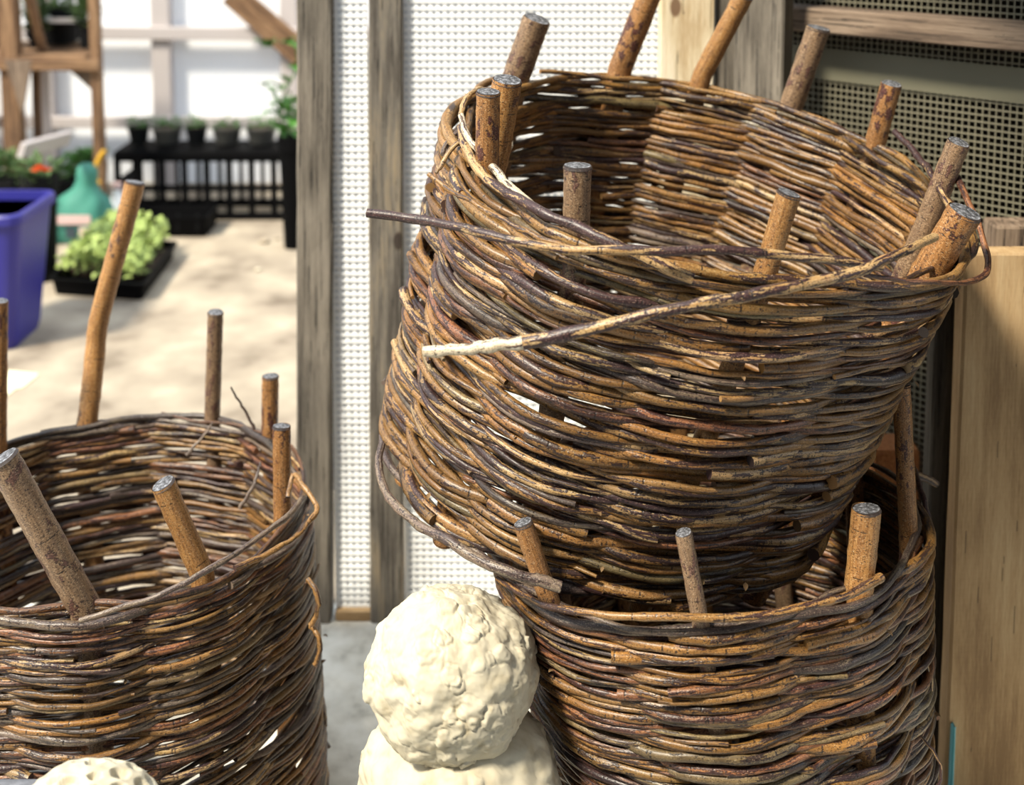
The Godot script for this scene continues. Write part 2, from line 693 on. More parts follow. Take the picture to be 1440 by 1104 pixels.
# bits of bark and dead leaf caught in the weave
func flakes(o: Node3D, W: Wall, count: int, lo: float, hi: float) -> void:
	var spots := []
	for i in count:
		var th := rng.randf() * TAU
		var t := rng.randf_range(lo, hi)
		var p := W.at(th, t, 0.004 + rng.randf() * 0.004)
		var d := W.out(th) * 0.5 + Vector3(rng.randf_range(-1, 1), rng.randf_range(-1, 0.6), rng.randf_range(-1, 1))
		spots.append([p, d, rng.randf_range(0.003, 0.009)])
	var m := obj("bark_flakes", leaf_mesh(spots, 0.6), M.flake, o)
	m.set_meta("kind", "stuff")


# ------------------------------------------------------------------ clay
# a lump pressed together from dabs of clay: radius by direction
func clay_lump(seed_: int, c: Vector3, R: Vector3, dabs: int, rows: int) -> ArrayMesh:
	var r := RandomNumberGenerator.new()
	r.seed = seed_
	var n := FastNoiseLite.new()
	n.seed = seed_
	n.frequency = 1.0
	n.fractal_octaves = 3
	var D := []
	for i in dabs:
		var d := ball_dir(i, dabs)
		d = (d + Vector3(r.randf_range(-1, 1), r.randf_range(-1, 1), r.randf_range(-1, 1)) * 0.22).normalized()
		var big := r.randf()
		D.append([d, lerpf(0.07, 0.21, big * big), r.randf_range(-0.02, 0.036), r.randf() * 30.0])
	var cols := rows * 2
	var v := PackedVector3Array()
	for i in rows + 1:
		var ph := PI * i / rows
		for j in cols:
			var a := TAU * j / cols
			var d := Vector3(sin(ph) * cos(a), cos(ph), -sin(ph) * sin(a))
			var h := n.get_noise_3dv(d * 1.2) * 0.1 + n.get_noise_3dv(d * 3.2) * 0.03 + n.get_noise_3dv(d * 14.0) * 0.005
			var wd := (d + Vector3(n.get_noise_3dv(d * 5.0 + Vector3.ONE * 9.0), n.get_noise_3dv(d * 5.0 + Vector3.ONE * 19.0), 0) * 0.07).normalized()
			for q in D:
				var cosine: float = wd.dot(q[0])
				if cosine > 0.97:
					var ang := acos(minf(cosine, 1.0)) / float(q[1])
					if ang < 1.15:
						h += q[2] * (1.0 - smoothstep(0.7, 1.02, ang)) - 0.008 * exp(-pow((ang - 1.05) / 0.07, 2.0))
			v.append(c + d * R * (1.0 + h))
	var st := SurfaceTool.new()
	st.begin(Mesh.PRIMITIVE_TRIANGLES)
	st.set_smooth_group(0)
	for q in v:
		st.add_vertex(q)
	for i in rows:
		for j in cols:
			var j1 := (j + 1) % cols
			var a0 := i * cols + j
			var a1 := i * cols + j1
			for q in [a0, a1 + cols, a0 + cols, a0, a1, a1 + cols]:
				st.add_index(q)
	st.generate_normals()
	return st.commit()


# ------------------------------------------------------------------ the scene
func _ready() -> void:
	rng.seed = 7
	noise.seed = 3
	noise.frequency = 0.05
	noise.fractal_octaves = 2
	# camera
	var cam := Camera3D.new()
	cam.name = "camera"
	cam.projection = Camera3D.PROJECTION_FRUSTUM
	cam.near = 0.05
	cam.far = 200.0
	cam.size = 1104.0 / F * 0.05
	cam.frustum_offset = Vector2(0, -(552.0 - CY) / F * 0.05)
	cam.position = EYE
	cam.rotation.x = -PITCH
	var ca := CameraAttributesPhysical.new()
	ca.frustum_focal_length = 44.0
	ca.frustum_focus_distance = 1.25
	ca.exposure_aperture = 4.4
	cam.attributes = ca
	add_child(cam)
	# sky, sun, exposure
	var env := Environment.new()
	env.background_mode = Environment.BG_SKY
	var sm := ProceduralSkyMaterial.new()
	sm.sky_top_color = Color(0.9, 0.95, 1.0)
	sm.sky_horizon_color = Color(1, 1, 1)
	sm.ground_bottom_color = Color(0.6, 0.57, 0.5)
	sm.ground_horizon_color = Color(0.9, 0.9, 0.88)
	sm.sky_energy_multiplier = 1.32
	sm.ground_energy_multiplier = 0.8
	sm.sun_angle_max = 0.0
	var sky := Sky.new()
	sky.sky_material = sm
	env.sky = sky
	env.tonemap_mode = Environment.TONE_MAPPER_LINEAR
	env.tonemap_exposure = 1.0
	env.sdfgi_enabled = true
	env.ssao_enabled = true
	env.ssil_enabled = true
	var we := WorldEnvironment.new()
	we.name = "environment"
	we.environment = env
	add_child(we)
	var sun := DirectionalLight3D.new()
	sun.name = "sun"
	sun.light_color = Color(1.0, 0.96, 0.88)
	sun.light_energy = 2.4
	sun.light_angular_distance = 8.0
	sun.shadow_enabled = true
	add_child(sun)
	sun.look_at_from_position(Vector3.ZERO, -Vector3(-0.46, 0.8, 0.4))

	materials()
	setting()
	timber()
	baskets()
	clay()
	nursery()


func materials() -> void:
	var tan := rgb(156, 120, 74)
	var ochre := rgb(128, 90, 46)
	var pale := rgb(188, 160, 118)
	var grey := rgb(126, 112, 92)
	var skin := rgb(80, 54, 47)
	var skin2 := rgb(46, 33, 32)
	bark = [
		bark_mat(11, tan, ochre, skin, skin2, 0.28, 1.0),                                   # 0 tan, flaking
		bark_mat(12, ochre, rgb(156, 112, 58), rgb(84, 54, 38), skin2, 0.2, 0.8),           # 1 golden
		bark_mat(13, grey, rgb(106, 88, 80), rgb(98, 82, 76), rgb(56, 44, 42), 0.45, 0.7),  # 2 grey purple
		bark_mat(14, tan, pale, rgb(78, 53, 52), rgb(42, 30, 32), 0.6, 1.4),                 # 3 dark, scaly
		bark_mat(15, rgb(122, 78, 52), rgb(146, 100, 66), rgb(86, 52, 43), rgb(52, 34, 32), 0.35, 0.9),   # 4 red brown
		bark_mat(16, rgb(222, 212, 192), rgb(190, 172, 142), rgb(116, 84, 66), skin2, 0.12, 0.5),          # 5 peeled, whitish
		bark_mat(17, rgb(116, 98, 68), rgb(140, 118, 80), rgb(84, 64, 50), skin2, 0.25, 0.6),             # 6 olive
	]
	stake_mats = [
		bark_mat(21, rgb(176, 130, 76), rgb(142, 98, 54), rgb(106, 74, 58), rgb(88, 58, 46), -0.15, 0.25, 512, 128, 0.5, 0.05, -0.37),
		bark_mat(22, rgb(164, 116, 66), rgb(128, 88, 50), rgb(92, 50, 40), rgb(70, 40, 36), 0.12, 0.3, 512, 128, 0.5, 0.05, -0.37),
		bark_mat(23, rgb(142, 114, 86), rgb(116, 92, 70), rgb(112, 78, 64), rgb(86, 60, 54), 0.0, 0.25, 512, 128, 0.5, 0.05, -0.37),
	]
	M.cut = cut_mat(31)
	M.flake = mat(rgb(120, 94, 62), 0.8, {"backlight": Color(0.3, 0.22, 0.1)})
	M.grey_wood = wood_mat(41, rgb(76, 70, 62), rgb(108, 101, 91), rgb(132, 124, 112), 2, 0.6)
	M.post_wood = wood_mat(42, rgb(74, 68, 61), rgb(112, 106, 97), rgb(142, 128, 106), 1, 0.7)
	M.pine = wood_mat(43, rgb(140, 112, 78), rgb(172, 143, 104), rgb(188, 162, 124), 6, 0.3, 0.75, 0.02)
	M.pale_board = wood_mat(44, rgb(184, 160, 124), rgb(214, 198, 166), rgb(228, 216, 192), 2, 0.4)
	M.brown_wood = wood_mat(45, rgb(80, 66, 54), rgb(118, 100, 84), rgb(142, 124, 106), 1, 0.7)
	M.shelf_wood = wood_mat(46, rgb(84, 60, 40), rgb(120, 90, 63), rgb(146, 116, 86), 1, 0.6)
	M.dim_wood = wood_mat(48, rgb(44, 42, 40), rgb(66, 62, 58), rgb(84, 80, 75), 1, 0.6)
	M.dark_wood = wood_mat(47, rgb(34, 30, 28), rgb(60, 54, 50), rgb(84, 76, 70), 0, 0.8)
	M.dirt = mottled(51, [[0.0, rgb(104, 92, 78)], [0.35, rgb(142, 130, 114)], [0.65, rgb(158, 146, 128)], [1.0, rgb(178, 167, 148)]], 0.006, 0.6, 0.95, 0.5)
	M.slab = mottled(52, [[0.0, rgb(176, 172, 160)], [0.35, rgb(214, 210, 198)], [0.65, rgb(228, 225, 214)], [1.0, rgb(238, 235, 226)]], 0.01, 1.8, 0.85, 0.1)
	M.clay = mottled(53, [[0.0, rgb(164, 150, 121)], [0.4, rgb(189, 180, 157)], [1.0, rgb(199, 192, 172)]], 0.008, 5.0, 0.7, 0.06, 4)
	M.stone = mottled(54, [[0.0, rgb(92, 94, 100)], [1.0, rgb(134, 136, 143)]], 0.02, 4.0, 0.8, 0.1)
	M.strand = mat(rgb(244, 246, 246), 0.6, {"backlight": Color(1.3, 1.3, 1.3)})
	M.film = mat(Color(0.94, 0.96, 0.98, 0.8), 0.5, {"transparency": BaseMaterial3D.TRANSPARENCY_ALPHA, "backlight": Color(1.3, 1.3, 1.3)})
	M.far_film = mat(Color(0.97, 0.98, 1.0, 0.85), 0.6, {"transparency": BaseMaterial3D.TRANSPARENCY_ALPHA, "backlight": Color(1.3, 1.3, 1.3)})
	M.olive_strand = mat(rgb(112, 108, 90), 0.7)
	M.hem = mat(Color(0.42, 0.41, 0.34, 0.8), 0.6, {"transparency": BaseMaterial3D.TRANSPARENCY_ALPHA})
	M.white_paint = mat(rgb(178, 170, 168), 0.7)
	M.black = mat(rgb(9, 9, 10), 0.6, {"metallic_specular": 0.15})
	M.black_soft = mat(rgb(20, 21, 22), 0.6, {"metallic_specular": 0.2})
	M.soil = mottled(55, [[0.0, rgb(40, 30, 24)], [1.0, rgb(84, 66, 50)]], 0.03, 4.0, 1.0, 0.5)
	M.blue = mat(rgb(38, 36, 124), 0.4)
	M.teal = mat(rgb(66, 134, 118), 0.5)
	M.label_pink = mat(rgb(214, 182, 178), 0.6)
	M.label_dark = mat(rgb(52, 66, 74), 0.6)
	M.white_plastic = mat(rgb(228, 230, 234), 0.4)
	M.yellow = mat(rgb(216, 164, 40), 0.5)
	M.seedling = mat(rgb(158, 176, 98), 0.6, {"backlight": Color(0.45, 0.5, 0.28)})
	M.leaf = mat(rgb(66, 116, 40), 0.6, {"backlight": Color(0.35, 0.5, 0.2)})
	M.dark_leaf = mat(rgb(74, 100, 52), 0.7, {"backlight": Color(0.2, 0.3, 0.12)})
	M.orange = mat(rgb(224, 92, 36), 0.6)
	M.clear_pot = mat(rgb(56, 56, 54), 0.3)
	M.red = mat(rgb(176, 62, 50), 0.6)
	M.brick = mottled(56, [[0.0, rgb(140, 84, 46)], [1.0, rgb(186, 126, 76)]], 0.03, 6.0, 0.9, 0.1)
	M.paper = mat(rgb(222, 216, 180), 0.8)
	M.teal_paint = mat(rgb(96, 176, 190), 0.5)


func setting() -> void:
	# earth floor and the concrete slab in front
	var fl := structure("floor", "sandy earth floor of the nursery, partly in bright sun")
	obj("ground", loft([PackedVector3Array([Vector3(8, -0.3, 6), Vector3(8, -0.3, -14), Vector3(-10, -0.3, -14), Vector3(-10, -0.3, 6)]), PackedVector3Array([Vector3(8, 0, 6), Vector3(8, 0, -14), Vector3(-10, 0, -14), Vector3(-10, 0, 6)])]), M.dirt, fl)
	var fs := structure("floor", "pale concrete slab under the baskets and the clay figure")
	obj("slab", box(Vector3(0, -0.0425, -0.6), Vector3(3.2, 0.1, 2.76), 0.006), M.slab, fs)
	# the film wall behind the baskets
	var D := 1.935
	var w := structure("wall_middle", "white mesh-reinforced plastic film stretched between the grey posts")
	var step := 0.0112
	var y1 := 1.75
	var y0 := 0.03
	for span in [[467.0, 522.0], [567.0, 926.0]]:
		var x0 := at(span[0], 500, D).x
		var x1 := at(span[1], 500, D).x
		obj("film", box(Vector3((x0 + x1) / 2, (y0 + y1) / 2, -D - 0.004), Vector3(x1 - x0, y1 - y0, 0.001), 0.0002), M.film, w)
		var strands := []
		var x := x0 + 0.003
		while x < x1:
			strands.append(box(Vector3(x, (y0 + y1) / 2, -D), Vector3(0.0056, y1 - y0, 0.0014), 0.0003))
			x += step
		var y := y0
		while y < y1:
			strands.append(box(Vector3((x0 + x1) / 2, y, -D + 0.0012), Vector3(x1 - x0, 0.0056, 0.0014), 0.0003))
			y += step
		obj("mesh_grid", merged(strands), M.strand, w).set_meta("kind", "stuff")
		plank("sill", Vector3(x0, 0.017, -D - 0.004), Vector3(x1, 0.017, -D - 0.004), 0.02, 0.03, M.pine, w, Vector3.UP)
	# far wall of the greenhouse
	var Z := 5.0
	var b := structure("wall_back", "bright greenhouse wall of white film over pale studs and rails")
	obj("film_pane", box(Vector3(-1.0, 0.9, -Z - 0.03), Vector3(7.0, 1.8, 0.002), 0.0005), M.far_film, b)
	for q in [[232.0, 26.0], [410.0, 24.0], [70.0, 20.0], [-150.0, 26.0], [640.0, 26.0]]:
		var p := at(q[0], 200, Z)
		plank("stud", Vector3(p.x, 0, -Z), Vector3(p.x, 1.8, -Z), q[1] / F * 5.1, 0.05, M.white_paint, b)
	for q in [[40.0, 50.0, 18.0], [168.0, 172.0, 16.0]]:
		var p := at(-600, q[0], Z)
		var e := at(900, q[1], Z)
		plank("rail", Vector3(p.x, p.y, -Z + 0.03), Vector3(e.x, e.y, -Z + 0.03), q[2] / F * 5.1, 0.03, M.white_paint, b, Vector3.UP)
	# the shed on the right, open to us only through its mesh window
	var s := structure("wall_right", "dark shed front of olive wire mesh under a brown wooden rail")
	var A := Vector3(0.44, 0, -1.97)
	var E := Vector3(1.18, 0, -1.22)
	var along := (E - A).normalized()
	var back := Vector3(along.z, 0, -along.x) * -1.0
	if back.z > 0:
		back = -back
	var L := A.distance_to(E)
	var up := Vector3.UP
	var grid := []
	var g := 0.0
	while g < L:
		var c := A + along * g
		grid.append([c, c + up * 1.7])
		g += 0.0098
	g = 0.0
	var bars := []
	for q in grid:
		bars.append(tube(PackedVector3Array([q[0], q[1]]), PackedFloat32Array([0.0014, 0.0014]), 4, 1.0, 0.0, Color.WHITE, 0.0, Color.WHITE, false))
	while g < 1.7:
		bars.append(tube(PackedVector3Array([A + up * g, E + up * g]), PackedFloat32Array([0.0014, 0.0014]), 4, 1.0, 0.0, Color.WHITE, 0.0, Color.WHITE, false))
		g += 0.0098
	obj("wire_mesh", merged(bars), M.olive_strand, s).set_meta("kind", "stuff")
	var r0 := at(1118, 22, 1.95)
	plank("rail", Vector3(A.x, r0.y, A.z) - along * 0.02 - back * 0.03, Vector3(E.x, r0.y, E.z) - back * 0.03, 0.038, 0.05, M.brown_wood, s, up)
	var h0 := at(1118, 66, 1.97).y
	var hem := slab(PackedVector3Array([A - back * 0.004, E - back * 0.004, E - back * 0.002, A - back * 0.002]), up * 0.05)
	obj("hem_strip", hem, M.hem, s, Transform3D(Basis(), up * (h0 - 0.045)))
	# the building behind the photographer
	var nw := structure("wall_front", "dark boarded building wall behind the camera")
	for k in 24:
		plank("board", Vector3(-2.4 + k * 0.25, 0, 1.35), Vector3(-2.4 + k * 0.25, 2.7, 1.35), 0.248, 0.03, M.dark_wood, nw)
	var pr := structure("ceiling", "dark roof boards over the place where the photographer stands")
	for k in 6:
		plank("board", Vector3(-2.5, 2.72, 0.5 + k * 0.15), Vector3(3.4, 2.72, 0.5 + k * 0.15), 0.03, 0.148, M.dark_wood, pr, Vector3.UP)
	# its boards: back, two sides, roof, floor
	var depth := 1.3
	var walls := structure("wall_shed", "dark boarded inside of the shed behind the wire mesh")
	var a1 := A + back * depth
	var e1 := E + back * depth
	for k in 9:
		var f0 := k / 9.0
		var f1 := (k + 1) / 9.0
		plank("board", a1.lerp(e1, (f0 + f1) / 2), a1.lerp(e1, (f0 + f1) / 2) + up * 1.72, L / 9 * 1.01, 0.03, M.dark_wood, walls, along)
		plank("board", A.lerp(a1, (f0 + f1) / 2), A.lerp(a1, (f0 + f1) / 2) + up * 1.72, depth / 9 * 1.01, 0.03, M.dark_wood, walls, back)
		plank("board", E.lerp(e1, (f0 + f1) / 2), E.lerp(e1, (f0 + f1) / 2) + up * 1.72, depth / 9 * 1.01, 0.03, M.dark_wood, walls, back)
	var rf := structure("ceiling", "dark roof boards of the shed")
	obj("eave", box(Vector3(0.95, 1.79, -1.1), Vector3(1.5, 0.03, 1.7), 0.004), M.dark_wood, rf)
	obj("roof", slab(PackedVector3Array([A - back * 0.12 - along * 0.05, E - back * 0.12 + along * 0.05, e1 + along * 0.05, a1 - along * 0.05]), up * 0.04), M.dark_wood, rf, Transform3D(Basis(), up * 1.7))


func timber() -> void:
	var D := 1.94
	for q in [[446.0, 49.0, 444.0, "weathered grey post with a pale scratched edge, left of the mesh film strip"], [544.0, 47.0, 545.0, "weathered grey post with a tan streak, between the narrow and the wide film"]]:
		var top := at(q[0], 0, D)
		var bot := at(q[2], 893, D)
		var o := thing("wooden_post", q[3], "post", Vector3(bot.x, 0.0075, -D))
		var w: float = q[1] / F * 1.98
		obj("post", beam(w, 2.0, 0.045, 0.003, 0.0012, 40), M.grey_wood if q[0] < 500 else M.post_wood, o, Transform3D(Basis(Vector3.FORWARD, (top.x - bot.x) / (top.y - bot.y)), Vector3.ZERO))
	# the boards in the corner
	var z := 1.90
	var a := at(925, 100, z)
	var b := at(1002, 100, z)
	tag(plank("pale_board", Vector3((a.x + b.x) / 2, 0.0075, -z), Vector3((a.x + b.x) / 2, 1.9, -z), b.x - a.x, 0.03, M.pale_board, self), "pale sunlit pine board standing behind the rim of the tilted basket", "board")
	a = at(1004, 100, 1.91)
	b = at(1033, 100, 1.91)
	tag(plank("grey_board", Vector3((a.x + b.x) / 2, 0.0075, -1.91), Vector3((a.x + b.x) / 2, 1.9, -1.91), b.x - a.x, 0.03, M.grey_wood, self), "narrow grey board between the pale board and the dark corner post", "board")
	a = at(1036, 100, 1.86)
	b = at(1116, 100, 1.86)
	tag(plank("corner_post", Vector3((a.x + b.x) / 2, 0.0075, -1.88), Vector3((a.x + b.x) / 2, 1.9, -1.88), 0.078, 0.046, M.grey_wood, self, Vector3(0.86, 0, 0.5)), "dark weathered corner post showing two faces, beside the wire mesh", "post")
	# boards at the right edge
	var zz := 1.5
	a = at(1338, 700, zz)
	b = at(1470, 700, zz)
	var t := at(1380, 351, zz)
	var o := tag_plank("pine_board", Vector3((a.x + b.x) / 2, 0.0075, -zz), Vector3((a.x + b.x) / 2, t.y, -zz), b.x - a.x, 0.032, M.pine)
	tag(o, "wide light brown pine board with knots standing at the right edge", "board")
	a = at(1308, 700, 1.54)
	b = at(1338, 700, 1.54)
	tag(plank("dark_board", Vector3((a.x + b.x) / 2, 0.0075, -1.56), Vector3((a.x + b.x) / 2, at(1320, 380, 1.56).y, -1.56), b.x - a.x, 0.03, M.dim_wood, self), "narrow dark grey board just left of the wide pine board", "board")
	a = at(1390, 330, 1.6)
	b = at(1452, 330, 1.6)
	tag(plank("short_post", Vector3((a.x + b.x) / 2, 0.0075, -1.6), Vector3((a.x + b.x) / 2, at(1410, 312, 1.6).y, -1.6), b.x - a.x, 0.05, M.brown_wood, self), "short brown post whose top shows above the pine board", "post")
	# a fleck of blue-green paint tape on the pine board's edge
	var p := at(1338, 1080, 1.48)
	tag(obj("paint_strip", box(Vector3.ZERO, Vector3(0.004, 0.12, 0.012)), M.teal_paint, self, Transform3D(Basis(), p)), "thin blue-green strip at the foot of the pine board", "strip")
	# stacked bricks behind the lower basket
	p = at(1247, 600, 1.8)
	var st := thing("brick_stack", "orange brown bricks stacked behind the lower right basket", "bricks", Vector3(p.x, 0.0075, -1.78))
	for k in int(at(1247, 585, 1.8).y / 0.063):
		obj("brick", box(Vector3(0, 0.03 + k * 0.063, 0), Vector3(0.07, 0.058, 0.06), 0.004), M.brick, st)

func tag_plank(called: String, a: Vector3, b: Vector3, w: float, d: float, m: Material) -> MeshInstance3D:
	return plank(called, a, b, w, d, m, self)


func baskets() -> void:
	# palettes: indices into bark, by look
	var warm := [[0, 1, 1, 4], [0, 3, 0], [1, 4, 6], [2, 3], [3, 0], [1, 0, 2]]
	# tilted one, resting in the lower one
	var o := thing("wattle_basket", "large tilted wattle basket with many stakes, resting on top of another basket", "basket")
	var W := Wall.new()
	W.C = Vector3(0.201, 0.907, -1.374)
	W.B = Vector3(0.120, 0.507, -1.426)
	W.n = Vector3(0.197, 0.972, 0.126)
	W.rt = 0.2946
	W.rb = 0.2542
	W.rtf = [0.04558, -0.01176, -0.02117, 0.0009, 0.0259, -0.01701]
	W.wtf = [0.03313, 0.03959, 0.01219, 0.00718, -0.01851, -0.01556]
	W.rbf = [-0.03594, 0.01856, 0.03955, 0.01793, -0.0016, 0.01185]
	W.wbf = [0.01155, -0.01383, -0.00762, -0.00341, -0.00735, 0.00329]
	W.bulge = 0.004
	basket(o, W, [
		[0.47, Vector3(0.445, 0.882, -1.507), Vector3(0.461, 0.965, -1.496), 0.0131],
		[0.89, Vector3(0.363, 0.920, -1.598), Vector3(0.392, 1.024, -1.582), 0.0157],
		[1.41, Vector3(0.258, 0.952, -1.667), Vector3(0.307, 1.059, -1.646), 0.0135],
		[1.78, Vector3(0.147, 0.961, -1.667), Vector3(0.185, 1.065, -1.651), 0.0163],
		[2.41, Vector3(0.002, 0.955, -1.561), Vector3(0.031, 1.039, -1.550), 0.0180],
		[3.30, Vector3(-0.017, 0.925, -1.310), Vector3(-0.005, 1.000, -1.300), 0.0163],
		[3.77, Vector3(-0.025, 0.909, -1.204), Vector3(-0.023, 1.005, -1.192), 0.0122],
		[4.24, Vector3(0.058, 0.866, -1.108), Vector3(0.059, 0.953, -1.099), 0.0130],
		[4.82, Vector3(0.223, 0.848, -1.082), Vector3(0.243, 0.935, -1.070), 0.0108],
		[5.55, Vector3(0.409, 0.844, -1.171), Vector3(0.431, 0.895, -1.159), 0.0172],
		[6.18, Vector3(0.458, 0.838, -1.340), Vector3(0.483, 0.928, -1.325), 0.0125],
	], warm, 0.0039, 0.0063, 0.44, 0.012, 0.035, 0.012)
	flakes(o, W, 50, 0.05, 1.0)
	loose(o, "willow_rod", [[517, 300, 1.16], [580, 308, 1.15], [650, 322, 1.125], [720, 338, 1.10], [800, 351, 1.085], [900, 353, 1.078], [1000, 353, 1.08], [1100, 359, 1.09], [1240, 374, 1.13]], 0.0046, 0.0042, 3, Color(1.15, 1.1, 1.05))
	loose(o, "willow_rod", [[597, 495, 1.08], [660, 490, 1.07], [740, 480, 1.058]], 0.0046, 0.0058, 5, Color(1.05, 1.05, 1.05))
	loose(o, "willow_rod", [[735, 481, 1.058], [830, 462, 1.05], [900, 446, 1.047], [980, 430, 1.047], [1060, 415, 1.052], [1130, 400, 1.065], [1190, 385, 1.085], [1250, 362, 1.11], [1315, 333, 1.17]], 0.0059, 0.0042, 3, Color(1.2, 1.1, 1.1))
	loose(o, "willow_rod", [[603, 245, 1.21], [640, 270, 1.19], [700, 305, 1.16], [760, 335, 1.13], [800, 352, 1.12]], 0.0022, 0.003, 0)
	loose(o, "willow_rod", [[648, 180, 1.31], [654, 205, 1.27], [672, 238, 1.23], [700, 262, 1.19], [730, 281, 1.165], [765, 300, 1.14], [810, 318, 1.125], [860, 341, 1.11], [930, 372, 1.10], [975, 392, 1.095]], 0.0045, 0.0055, 3, Color(1.2, 1.15, 1.1))
	loose(o, "willow_rod", [[700, 126, 1.40], [668, 127, 1.34], [653, 143, 1.31], [648, 163, 1.29]], 0.0026, 0.0032, 3)
	loose(o, "willow_rod", [[648, 163, 1.29], [655, 185, 1.275], [668, 206, 1.26], [690, 232, 1.24], [712, 258, 1.22], [738, 282, 1.20], [752, 298, 1.19]], 0.0033, 0.0048, 5)
	loose(o, "willow_rod", [[655, 178, 1.33], [637, 190, 1.32], [627, 205, 1.31], [622, 219, 1.30]], 0.0028, 0.0022, 2)
	loose(o, "willow_rod", [[655, 193, 1.29], [634, 212, 1.28], [621, 232, 1.27], [613, 244, 1.265]], 0.003, 0.002, 3)
	loose(o, "willow_rod", [[716, 180, 1.40], [716, 205, 1.38], [705, 235, 1.36]], 0.003, 0.003, 5)
	loose(o, "willow_rod", [[1345, 250, 1.36], [1362, 285, 1.32], [1379, 325, 1.29], [1389, 362, 1.265], [1386, 386, 1.24], [1366, 397, 1.21], [1330, 398, 1.16], [1280, 395, 1.12], [1215, 388, 1.10]], 0.0036, 0.0022, 4)
	loose(o, "willow_rod", [[1258, 185, 1.47], [1290, 218, 1.42], [1318, 258, 1.36], [1340, 300, 1.30]], 0.0036, 0.004, 3)
	loose(o, "willow_rod", [[538, 625, 1.36], [533, 652, 1.34], [540, 685, 1.31], [558, 712, 1.28], [588, 737, 1.25], [625, 758, 1.22], [665, 783, 1.20], [720, 806, 1.185], [790, 826, 1.18]], 0.0042, 0.0056, 2, Color(1.3, 1.3, 1.3))
	# the one below
	o = thing("wattle_basket", "upright wattle basket underneath the tilted one, to the right of the clay ball", "basket")
	W = Wall.new()
	near_k = 0.972
	W.C = Vector3(0.209, 0.5196, -1.323)
	W.B = Vector3(0.283, 0.0075, -1.329)
	W.n = Vector3.UP
	W.rt = 0.2348
	W.rb = 0.1924
	W.rtf = [0.00319, 0.00333, 0.01029, 0.02457, 0.03233, -0.00771]
	W.wtf = [0.03113, -0.00308, -0.01595, -0.02615, 0.01058, 0.02689]
	basket(o, W, [
		[0.45, 0.01], [1.0, 0.02], [1.55, 0.0], [2.1, 0.0], [2.7, 0.0], [3.3, 0.0],
		[3.93, Vector3(0.039, 0.486, -1.182), Vector3(0.011, 0.572, -1.182), 0.0100],
		[4.56, Vector3(0.179, 0.510, -1.122), Vector3(0.163, 0.592, -1.125), 0.0081],
		[5.34, Vector3(0.346, 0.504, -1.176), Vector3(0.351, 0.590, -1.175), 0.0142],
		[6.02, Vector3(0.434, 0.503, -1.297), Vector3(0.422, 0.667, -1.301), 0.0097],
	], [[1, 1, 0, 4], [1, 4, 6], [0, 3], [2, 6, 1], [1, 4]], 0.0036, 0.0056, 0.44, 0.010, 0.0, -0.003)
	flakes(o, W, 60, 0.1, 1.0)
	loose(o, "willow_rod", [[1282, 666, 1.5], [1300, 672, 1.5], [1318, 681, 1.5]], 0.004, 0.0042, 3)
	loose(o, "willow_rod", [[1300, 930, 1.36], [1310, 965, 1.36], [1298, 1010, 1.36], [1285, 1060, 1.36]], 0.002, 0.003, 3)
	loose(o, "willow_rod", [[1296, 1035, 1.34], [1320, 1070, 1.33], [1324, 1090, 1.33], [1318, 1110, 1.33]], 0.0012, 0.0018, 3)
	loose(o, "willow_rod", [[1278, 640, 1.5], [1296, 690, 1.45], [1306, 740, 1.42], [1303, 790, 1.40]], 0.0028, 0.0034, 3)
	loose(o, "willow_rod", [[700, 815, 1.33], [760, 848, 1.24], [830, 862, 1.20], [930, 869, 1.18], [1060, 866, 1.18], [1180, 842, 1.2], [1240, 812, 1.24]], 0.003, 0.0042, 0, Color(1.1, 1.05, 1.0))
	# the left one
	near_k = 1.0
	o = thing("wattle_basket", "wattle basket at the left edge with tall bent stakes, open and empty", "basket")
	W = Wall.new()
	W.C = Vector3(-0.504, 0.451, -1.474)
	W.B = Vector3(-0.492, 0.0075, -1.475)
	W.n = Vector3.UP
	W.rt = 0.2488
	W.rb = 0.2548
	W.rtf = [0.00508, 0.00361, -0.00364, -0.0079, 0.0, -0.002]
	W.wtf = [-0.0009, -0.00556, -0.01527, 0.01062, 0.01676, -0.00964]
	basket(o, W, [
		[0.79, Vector3(-0.335, 0.441, -1.649), Vector3(-0.332, 0.535, -1.650), 0.0118],
		[1.26, Vector3(-0.429, 0.446, -1.711), Vector3(-0.421, 0.603, -1.714), 0.0112],
		[1.99, Vector3(-0.606, 0.440, -1.702), Vector3(-0.533, 0.789, -1.725), 0.0142],
		[2.46, Vector3(-0.702, 0.451, -1.632), Vector3(-0.693, 0.646, -1.636), 0.0107],
		[3.0, 0.02], [3.6, 0.02], [4.3, 0.02],
		[4.92, Vector3(-0.448, 0.455, -1.231), Vector3(-0.514, 0.629, -1.203), 0.0164],
		[5.45, Vector3(-0.339, 0.458, -1.289), Vector3(-0.375, 0.565, -1.278), 0.0132],
		[6.02, Vector3(-0.273, 0.464, -1.411), Vector3(-0.272, 0.570, -1.411), 0.0110],
	], [[0, 1, 3], [3, 4], [2, 3, 6], [1, 4, 0], [2, 0]], 0.0031, 0.0050, 0.46, 0.010, 0.0, 0.012, {2: [[atz(136, 470, 1.79), Vector3(0.1, 1, 0)]]})
	flakes(o, W, 60, 0.1, 1.0)
	loose(o, "willow_rod", [[404, 700, 1.45], [412, 668, 1.47], [425, 680, 1.455], [446, 716, 1.43], [432, 737, 1.41], [402, 764, 1.37], [330, 800, 1.32]], 0.0026, 0.0034, 0, Color(1.3, 1.25, 1.15))
	loose(o, "willow_rod", [[432, 815, 1.45], [445, 832, 1.44], [446, 860, 1.44], [436, 880, 1.44]], 0.003, 0.0032, 0)
